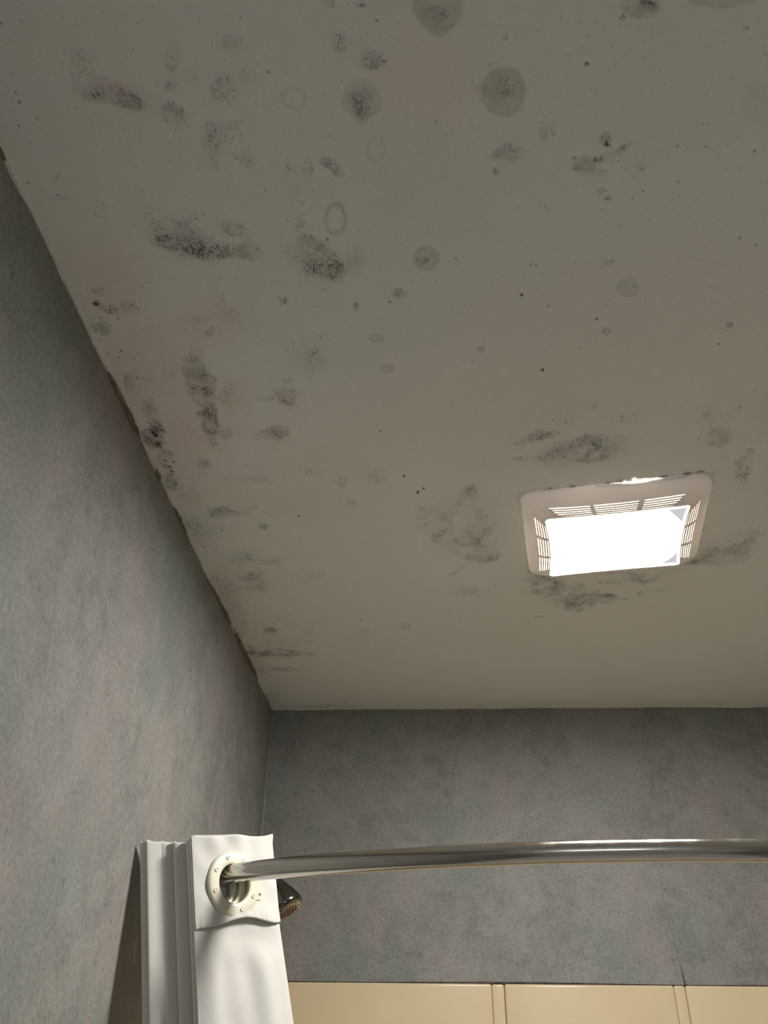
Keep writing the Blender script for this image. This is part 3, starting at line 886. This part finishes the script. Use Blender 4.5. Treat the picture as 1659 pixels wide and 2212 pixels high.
def cover_point(k, u, v):
    """v 0 = rim at the ceiling, 1 = lens edge. returns local xyz (z down positive)"""
    A_, B_, a_, b_ = SIDES[k]
    t = (u + 1) / 2
    po = round_outer(A_.lerp(B_, t)); pi = pinch(round_inner(a_.lerp(b_, t)), 0.0048)
    # rim, then a soft shoulder, then concave sweep into the lens frame
    p = po.lerp(pi, v)
    sag = 0.006 + (LDROP - 0.006) * (v ** 0.85)
    sag += 0.004 * math.sin(math.pi * v) * (1 - u * u)
    return Vector((p.x, p.y, sag))
SIDES = side_pts()
def build_cover():
    vs, fs = [], []
    vidx = {}
    def V(p):
        key = (round(p.x, 6), round(p.y, 6), round(p.z, 6))
        if key not in vidx:
            vidx[key] = len(vs); x, y = fxy(p.x, p.y); vs.append((x, y, CEIL - p.z))
        return vidx[key]
    # slot bands in v, and their extent in u
    slots = []
    v0 = 0.50
    for i in range(5):
        slots.append((v0 + i * 0.098, v0 + i * 0.098 + 0.045))
    vv = sorted(set([0, .06, .12, .2, .3, .4] + [round(q, 4) for sl in slots for q in sl] + [1.0]))
    uu = [-1 + 2 * i / SEG for i in range(SEG + 1)]
    for k in range(4):
        grid = [[V(cover_point(k, u, v)) for u in uu] for v in vv]
        for j in range(len(vv) - 1):
            isl = any(abs(vv[j] - round(a, 4)) < 1e-6 for a, b in slots)
            sl_i = [n for n, (a, b) in enumerate(slots) if abs(vv[j] - round(a, 4)) < 1e-6]
            for i in range(SEG):
                um = (uu[i] + uu[i + 1]) / 2
                if isl:
                    ext = 0.80 - 0.012 * sl_i[0]
                    if abs(um) < ext and not (0.27 < abs(um) < 0.325):
                        continue
                q = (grid[j][i], grid[j][i + 1], grid[j + 1][i + 1], grid[j + 1][i])
                if len(set(q)) >= 3:
                    q2 = []
                    for z in q:
                        if z not in q2: q2.append(z)
                    fs.append(tuple(q2))
        # rim skirt up to the ceiling, inner lip back up round the lens
        for i in range(SEG):
            p, q = cover_point(k, uu[i], 0), cover_point(k, uu[i + 1], 0)
            gap = 0.0003 + (0.0022 * math.exp(-((uu[i] - 0.25) / 0.16) ** 2) if k == 0 else 0)
            a, b = V(p), V(q); c, d = V(Vector((q.x, q.y, gap))), V(Vector((p.x, p.y, gap)))
            if len({a, b, c, d}) == 4: fs.append((a, d, c, b))
            p, q = cover_point(k, uu[i], 1), cover_point(k, uu[i + 1], 1)
            a, b = V(p), V(q); c, d = V(Vector((q.x, q.y, q.z - 0.004))), V(Vector((p.x, p.y, p.z - 0.004)))
            if len({a, b, c, d}) == 4: fs.append((a, b, c, d))
    o = link_mesh('grille', vs, fs, GRILLE, fan, True)
    md = o.modifiers.new('thickness', 'SOLIDIFY'); md.thickness = 0.0022; md.offset = 1.0
    o['label'] = 'yellowed white slotted plastic grille'
    return o
build_cover()
def build_lens():
    vs, fs, mi = [], [], []
    n = 130
    def P(i, j):
        # grid in -1..1 with corner rounding and pinch, slightly domed downward
        u, v = -1 + 2 * i / n, -1 + 2 * j / n
        p = pinch(round_inner(Vector((u * LHW, v * LHH))), 0.0048) * 0.988
        dome = 0.004 * (1 - u * u) * (1 - v * v)
        x, y = fxy(p.x, p.y)
        return (x, y, CEIL - (LDROP - 0.001 + dome))
    for j in range(n + 1):
        for i in range(n + 1): vs.append(P(i, j))
    for j in range(n):
        for i in range(n):
            fs.append((j * (n + 1) + i, (j + 1) * (n + 1) + i, (j + 1) * (n + 1) + i + 1, j * (n + 1) + i + 1))
            u, v = -1 + 2 * (i + .5) / n, -1 + 2 * (j + .5) / n
            ca, cb = (0.955 - u) / (0.26 if v < 0 else 0.24), (0.93 - abs(v)) / (0.46 if v < 0 else 0.36)
            if ca > 0 and cb > 0 and ca + cb < 1: mi.append(2)
            elif u > 0.93 and abs(v) > 0.5 or u > 0.7 and abs(v) > 0.95: mi.append(1)
            else: mi.append(0)
    o = link_mesh('lens', vs, fs, None, fan, True, mats=[LENS_ON, LENS_RIM, LENS_CORNER], midx=mi)
    o['label'] = 'glowing white diffuser lens'
build_lens()
# housing above the ceiling, open below
bm = bmesh.new()
hw, hh, hz = 0.116, 0.101, 0.10
pts = [(-hw, -hh), (hw, -hh), (hw, hh), (-hw, hh)]
lo = [bm.verts.new((*fxy(*p), CEIL + 0.0005)) for p in pts]; hi = [bm.verts.new((*fxy(*p), CEIL + hz)) for p in pts]
for k in range(4): bm.faces.new((lo[k], lo[(k + 1) % 4], hi[(k + 1) % 4], hi[k]))
bm.faces.new(hi)
hs = from_bm('housing', bm, HOUSING, fan); md = hs.modifiers.new('t', 'SOLIDIFY'); md.thickness = 0.001
for ux in (-0.05, 0.03):
    x, y = fxy(ux, 0.0)
    lathe('bulb', [(0.0001, -0.033), (0.012, -0.031), (0.021, -0.022), (0.024, -0.008), (0.02, 0.008), (0.013, 0.024), (0.012, 0.045), (0.0001, 0.046)], (x, y, CEIL + 0.030), (0, 0, 1), BULB, fan, 24)

# loose flakes of paint at the rim of the grille
r_ = random.Random(31)
bm = bmesh.new()
def flake(u, v, su, sv, lift):
    pts = []
    nn = 9
    for k in range(nn):
        a = 2 * math.pi * k / nn; rr = r_.uniform(0.65, 1.1)
        pu, pv = u + su * rr * math.cos(a), v + sv * rr * math.sin(a)
        x, y = fxy(pu, pv); z = CEIL - 0.0004 - lift * max(0, (v - pv) / sv + 0.5) * 0.6
        pts.append((x, y, z))
    f1 = [bm.verts.new(p) for p in pts]; f2 = [bm.verts.new((p[0], p[1], p[2] - 0.0006)) for p in pts]
    bm.faces.new(f1[::-1]); bm.faces.new(f2)
    for k in range(nn): bm.faces.new((f1[k], f1[(k + 1) % nn], f2[(k + 1) % nn], f2[k]))
v_ = -FHH - 0.0035
for u, su in ((0.035, 0.010), (0.052, 0.012), (0.020, 0.008), (0.008, 0.006), (0.068, 0.008), (-0.01, 0.004), (0.118, 0.006), (0.10, 0.008), (-0.06, 0.005), (-0.09, 0.004), (-0.10, 0.003)):
    flake(u, v_ + r_.uniform(-0.001, 0.001), su, 0.0035 * min(1, su / 0.007), 0.003 * su / 0.010)
fk = from_bm('paint_flakes', bm, PAINTLIP)
tag(fk, 'loose white paint flakes curling at the near edge of the fan light', 'paint flakes', 'stuff')

# ---------------------------------------------------------------- curved curtain rod
RZ = EYE + 0.186
KEY = [(-0.381, 1.232), (-0.35, 1.205), (-0.31, 1.174), (-0.2627, 1.1458), (-0.20, 1.110), (-0.1386, 1.083), (-0.075, 1.060), (0.038, 1.0245), (0.143, 1.0025), (0.247, 0.991), (0.34, 0.988), (0.40, 0.9885)]
KEY = KEY + [(0.74 - x, y) for x, y in KEY[::-1] if 0.74 - x > 0.41 and 0.74 - x < 1.11] + [(1.119, 1.231)]
def catmull(P, per=10):
    P = [np.array(p, float) for p in P]; P = [2 * P[0] - P[1]] + P + [2 * P[-1] - P[-2]]; out = []
    for i in range(1, len(P) - 2):
        for k in range(per):
            t = k / per; a, b, c, d = P[i - 1:i + 3]
            out.append(0.5 * ((2 * b) + (-a + c) * t + (2 * a - 5 * b + 4 * c - d) * t * t + (-a + 3 * b - 3 * c + d) * t ** 3))
    out.append(P[-2]); return out
rp = catmull(KEY)
# smooth the plan curve a little more
A_ = np.array(rp)
for _ in range(60):
    A_[1:-1] = 0.25 * A_[:-2] + 0.5 * A_[1:-1] + 0.25 * A_[2:]
rod = empty('curtain_rod', (0.37, 0.9, RZ))
tag(rod, 'curved chrome shower curtain rod crossing in front of the back wall', 'curtain rod')
bar = tube('bar', [(x, y, RZ) for x, y in A_], 0.0125, CHROME, rod, 48)
for sx, px_ in ((1, WL), (-1, WR)):
    fl_ = lathe('wall_flange', [(0.001, 0.0), (0.024, 0.0005), (0.0245, 0.004), (0.0235, 0.009), (0.020, 0.013), (0.0165, 0.018), (0.0165, 0.030), (0.0125, 0.031)],
                (px_, 1.232, RZ), (sx, 0, 0), CHROME, rod, 48)

# ---------------------------------------------------------------- shower curtain
Wd = np.array([0.667, 0.745])          # direction across a pleat
A0 = 0.0693
NEAR = np.array([(-0.318, 1.100), (-0.322, 1.104), (-0.341, 1.102), (-0.356, 1.102), (-0.3695, 1.090), (-0.3805, 1.090)])
# half-turn index: theta = 0 at the first near edge, pi at the first far edge, 2pi at the next near edge ...
ctr = NEAR + Wd * A0
def lerp_poly(P, t):
    t = min(max(t, 0), len(P) - 1.0001); i = int(t); f = t - i
    return P[i] * (1 - f) + P[i + 1] * f
TH = np.array([0.0, 2.0, 4.0, 6.0, 8.0, 10.0]) * math.pi
NLEG = 10
def fold_xy(th, z):
    """plan position on the cloth at fold angle th and height z (relative to eye)"""
    k = th / (2 * math.pi)
    kk = k if k < 5 else 5
    c = lerp_poly(ctr, kk)
    d = lerp_poly(ctr, min(kk + 0.25, 4.9)) - lerp_poly(ctr, max(kk - 0.25, 0.0))
    dn = d / (np.linalg.norm(d) + 1e-9)
    low = max(0.0, 0.15 - z); g = low if low < 0.2 else 0.2 + (low - 0.2) * 0.25
    A = A0 + 0.035 * g; sh = 0.035 * g
    c = c + Wd * sh + np.array((0.185, 0.03)) * (max(0.0, 0.235 - z) if z > 0 else 0.235 + 0.20 * (1 - math.exp(z * 5.0)))
    P_ = 0.0165 if k > 0.62 else 0.0035
    b = 0.36 * P_
    b = b * (1 + 0.5 * g)
    # folds fall a little unevenly
    A = A * (1 + 0.035 * math.sin(th * 0.77 + 1.3)) if th > math.pi * 1.5 else A
    off = -math.cos(th)
    p = c + Wd * A * off + dn * b * math.sin(2 * th) * (1 if th > math.pi * .5 else 0.4)
    return p
def front_relief(th, z, header=False):
    """outward bulge of the first panel (towards the room), metres"""
    if th > math.pi * 1.2: return 0.0
    u = (1 - math.cos(min(th, math.pi))) / 2        # 0 near edge .. 1 far edge
    r = 0.0045 * math.sin(min(th, math.pi))
    if header: z = max(z, 0.125)
    low = max(0.0, 0.118 - z)
    s = min(1.0, low / 0.05); s = s * s * (3 - 2 * s)
    fd = math.sin(math.pi * u)
    r += s * fd * (0.0034 * math.sin(2 * math.pi * (u * 1.45 + 0.12) + low * 1.5) + 0.0016 * math.sin(2 * math.pi * (u * 3.3 - low * 2.0)))
    # hollow under the hem of the header
    r -= (0 if header else 0.004) * fd * math.exp(-((z - 0.112) / 0.016) ** 2) * (0.2 + u)
    # sagging wrinkles round the grommet
    dz = z - 0.1715; du = (u - 0.5)
    r += 0.0026 * math.sin(9 * math.atan2(dz, du * 0.135) + 0.8) * min(1, max(0, (math.hypot(dz, du * .135) - 0.042) / 0.02)) * fd * min(1, max(0, (z - 0.115) / 0.03))
    return r
ZT = 0.204
def top_z(th):
    u = (1 - math.cos(min(th, math.pi))) / 2
    return float(np.interp(th / math.pi, range(11), [.2195, .2470, .2185, .222, .2170, .222, .2165, .222, .2155, .222, .2145])) + 0.0008 * math.sin(th * 5)
NTH = 46 * NLEG
ths = [math.pi * NLEG * i / NTH for i in range(NTH + 1)]
zs = list(np.arange(0.0, 0.36, 0.003)) + list(np.linspace(0.365, ZT + EYE - 0.47, 40))   # distance below the top
HOLE_Z = 0.1715
GC = []                                # grommet centres: every leg
for k in range(NLEG):
    th = math.pi * (k + 0.5) - (0.12 if k % 2 == 0 else -0.12); p = fold_xy(th, HOLE_Z); q = fold_xy(th + 0.05, HOLE_Z); t = (q - p) / np.linalg.norm(q - p)
    GC.append((th, p, t))
def cloth_point(th, dz, off=0.0, header=False):
    z = top_z(th) - dz
    p = fold_xy(th, z); q = fold_xy(th + 0.01, z); t = (q - p) / (np.linalg.norm(q - p) + 1e-9)
    nrm = np.array([t[1], -t[0]])      # faces the room on leg 0
    r = front_relief(th, z, header) + off
    p = p + nrm * r
    p[0] = max(p[0], WL + 0.002)
    return (float(p[0]), float(p[1]), EYE + z)
cur = empty('shower_curtain', (-0.28, 1.06, 0.5))
tag(cur, 'white fabric shower curtain bunched in pleats at the left end of the chrome rod', 'shower curtain')
def sheet(name, th_list, z_list, off, mat, hole_r):
    vs = [cloth_point(th, dz, off(th) if callable(off) else off) for dz in z_list for th in th_list]
    n = len(th_list); fs = []
    for j in range(len(z_list) - 1):
        for i in range(n - 1):
            q = (j * n + i, j * n + i + 1, (j + 1) * n + i + 1, (j + 1) * n + i)
            c = sum((Vector(vs[k]) for k in q), Vector()) / 4
            leg = int(((th_list[i] + th_list[i + 1]) / 2) / math.pi)
            if leg < NLEG:
                g = GC[leg]; d = Vector((c.x - g[1][0], c.y - g[1][1], c.z - EYE - HOLE_Z)).length
                if d < hole_r: continue
            fs.append(q)
    return link_mesh(name, vs, fs, mat, cur, True)
fab = sheet('curtain_cloth', ths, zs, 0.0, FABRIC, 0.0300)
md = fab.modifiers.new('t', 'SOLIDIFY'); md.thickness = 0.0007; md.offset = 0
# doubled header band on the front panel, wavy hem stitched at its foot
def header_len(th):
    u = (1 - math.cos(th)) / 2
    return [0.0] and (0.109 + 0.003 * u - 0.0095 * math.sin(math.pi * u ** 1.25) ** 1.5  )
hth = [math.pi * (0.035 + 0.945 * i / 90) for i in range(91)]
rows = 60; vs = []
for j in range(rows + 1):
    for th in hth:
        L = header_len(th); dz = L * j / rows
        u = (1 - math.cos(th)) / 2
        f = j / rows
        puck = 0.0004 * math.sin(75 * u + 5 * math.sin(7 * u)) * math.exp(-((f - 0.965) / 0.04) ** 2)
        off = 0.0020 + 0.0055 * (f ** 3) * math.sin(math.pi * u) + puck - (0.0010 if f > 0.985 else 0)
        if j == 0: off = 0.0006
        vs.append(cloth_point(th, dz - 0.0012 * (j == 0), off, True))
n = len(hth); fs = []
for j in range(rows):
    for i in range(n - 1):
        q = (j * n + i, j * n + i + 1, (j + 1) * n + i + 1, (j + 1) * n + i)
        c = sum((Vector(vs[k]) for k in q), Vector()) / 4; g = GC[0]
        if Vector((c.x - g[1][0], c.y - g[1][1], c.z - EYE - HOLE_Z)).length < 0.0350: continue
        fs.append(q)
hd = link_mesh('header_band', vs, fs, HEADER, cur, True)
md = hd.modifiers.new('t', 'SOLIDIFY'); md.thickness = 0.0008; md.offset = 0
hd['label'] = 'doubled header band with a puckered hem'
# side hem of the first panel (rolled edge)
edge_pts = [cloth_point(0.0, dz, 0.0008) for dz in np.linspace(0.002, 0.5, 70)]
tube('side_hem', edge_pts, 0.0016, FABRIC, cur, 8)
# grommets
for k, (th, p, t) in enumerate(GC[:4]):
    nrm = Vector((t[1], -t[0], 0.185 * t[1])) if k % 2 == 0 else Vector((-t[1], t[0], -0.185 * t[1]))
    nrm.normalize(); nrm = tuple(nrm)
    O = Vector((p[0], p[1], EYE + HOLE_Z)) + Vector(nrm) * (0.0008 if k else 0.0088)
    a, u, v = frame_of(nrm)
    ri, ro = 0.0243, 0.0410
    prof = [(ri, -0.0030), (ri, 0.0012), (ri + 0.0012, 0.0022), (ri + 0.004, 0.0026), (ro - 0.004, 0.0022), (ro - 0.0008, 0.0012), (ro, -0.0004), (ro - 0.0006, -0.0030), (ri, -0.0030)]
    g = lathe('grommet', prof, O, nrm, GROMMET, cur, 72)
    if k == 0:
        g['label'] = 'cream plastic grommet ring'
        ux = Vector((t[0], t[1], 0)).normalized(); uz = ux.cross(Vector(nrm)); uz = uz if uz.z > 0 else -uz
        for q in range(8):
            an = math.radians(22 + 45 * q); c = O + (ux * math.cos(an) + uz * math.sin(an)) * 0.0328 + Vector(nrm) * 0.0023
            lathe('rivet', [(0.0001, 0.0003), (0.0012, 0.0003), (0.0016, -0.0002), (0.0020, 0.0009), (0.0027, 0.0010), (0.0031, -0.0003)], c, nrm, GROMMET, g, 20)
        # pull tab at the right of the ring, with a small hole
        tabm = bmesh.new(); c0 = O + ux * 0.0420 + uz * -0.009
        pts = []
        for q in range(25):
            an = -math.pi / 2 + math.pi * q / 24
            pts.append(c0 + ux * (0.0045 * math.cos(an)) + uz * (0.0065 * math.sin(an)))
        pts = [c0 - ux * 0.008 - uz * 0.0085] + pts + [c0 - ux * 0.006 + uz * 0.0085]
        f1 = [tabm.verts.new(q + Vector(nrm) * 0.0012) for q in pts]; f2 = [tabm.verts.new(q - Vector(nrm) * 0.0012) for q in pts]
        tabm.faces.new(f1); tabm.faces.new(f2[::-1])
        for q in range(len(pts)): tabm.faces.new((f1[q], f1[(q + 1) % len(pts)], f2[(q + 1) % len(pts)], f2[q]))
        from_bm('tab', tabm, GROMMET, g)
        lathe('tab_hole', [(0.0001, 0.0), (0.0013, 0.0002), (0.0016, 0.0006), (0.0019, 0.0)], c0 + Vector(nrm) * 0.0013, nrm, PASTE, g, 16)

# ---------------------------------------------------------------- shower head
sh = empty('shower_fixture', (-0.30, 1.5, EYE + 0.24))
tag(sh, 'dark chrome shower head poking out behind the white curtain', 'shower head')
ax = Vector((0.55, -0.10, -0.83)).normalized()
F0 = Vector((-0.2455, 1.50, EYE + 0.186))      # centre of the spray face
prof = [(0.0001, 0.001), (0.026, 0.001), (0.0285, 0.0), (0.0305, -0.004), (0.0300, -0.010), (0.0265, -0.022), (0.0205, -0.036), (0.0155, -0.048), (0.0135, -0.058), (0.0140, -0.062), (0.0135, -0.070), (0.0001, -0.071)]
lathe('bell', prof, F0, ax, DARKCHROME, sh, 64)
sp = lathe('spray_face', [(0.0001, 0.0018), (0.0245, 0.0018), (0.0255, 0.0008)], F0, ax, NOZZLE, sh, 48)
a, u, v = frame_of(ax)
bm = bmesh.new()
for ring, cnt in ((0.006, 6), (0.012, 12), (0.018, 18), (0.0225, 24)):
    for q in range(cnt):
        an = 2 * math.pi * q / cnt + ring * 40; c = F0 + (u * math.cos(an) + v * math.sin(an)) * ring + a * 0.003
        mt = Matrix.Translation(c) @ a.to_track_quat('Z', 'Y').to_matrix().to_4x4()
        bmesh.ops.create_cone(bm, cap_ends=True, segments=8, radius1=0.0013, radius2=0.0008, depth=0.0028, matrix=mt)
nz_ = from_bm('nozzles', bm, simple('pale_nozzle_tips', (0.42, 0.30, 0.18), 0.6, var=0.4, scale=200), sp)
arm_end = F0 - ax * 0.069
arm = catmull([(WL + 0.002, 1.53, arm_end.z + 0.030), (WL + 0.04, 1.522, arm_end.z + 0.031), (arm_end.x - 0.02, 1.512, arm_end.z + 0.022), tuple(arm_end)], 8)
tube('shower_arm', [tuple(p) for p in arm], 0.0095, DARKCHROME, sh, 20)
lathe('wall_flange', [(0.001, 0.0), (0.030, 0.0005), (0.029, 0.004), (0.018, 0.008), (0.0105, 0.010)], (WL, 1.53, arm_end.z + 0.030), (1, 0, 0), DARKCHROME, sh, 32)

# ---------------------------------------------------------------- added globe lamp behind the viewer, for fill and the rod's reflection
gl = empty('fill_lamp', (0.15, YF, 2.02))
tag(gl, 'added three globe chrome fill lamp, unseen on the wall behind the viewer', 'lamp')
from_bm('back_plate', box_bm(-0.13, 0.43, YF + 0.001, YF + 0.025, 1.97, 2.07, 0.004), CHROME, gl)
for gx in (-0.04, 0.15, 0.34):
    lathe('holder', [(0.001, 0.0), (0.028, 0.001), (0.028, 0.022), (0.02, 0.03), (0.001, 0.031)], (gx, YF + 0.026, 2.02), (0, 1, 0), CHROME, gl, 32)
    lathe('globe', [(0.0001, -0.055)] + [(0.055 * math.sin(math.pi * q / 16), -0.055 * math.cos(math.pi * q / 16)) for q in range(1, 16)] + [(0.0001, 0.055)], (gx, YF + 0.110, 2.02), (0, 0, 1), GLOBE, gl, 32)
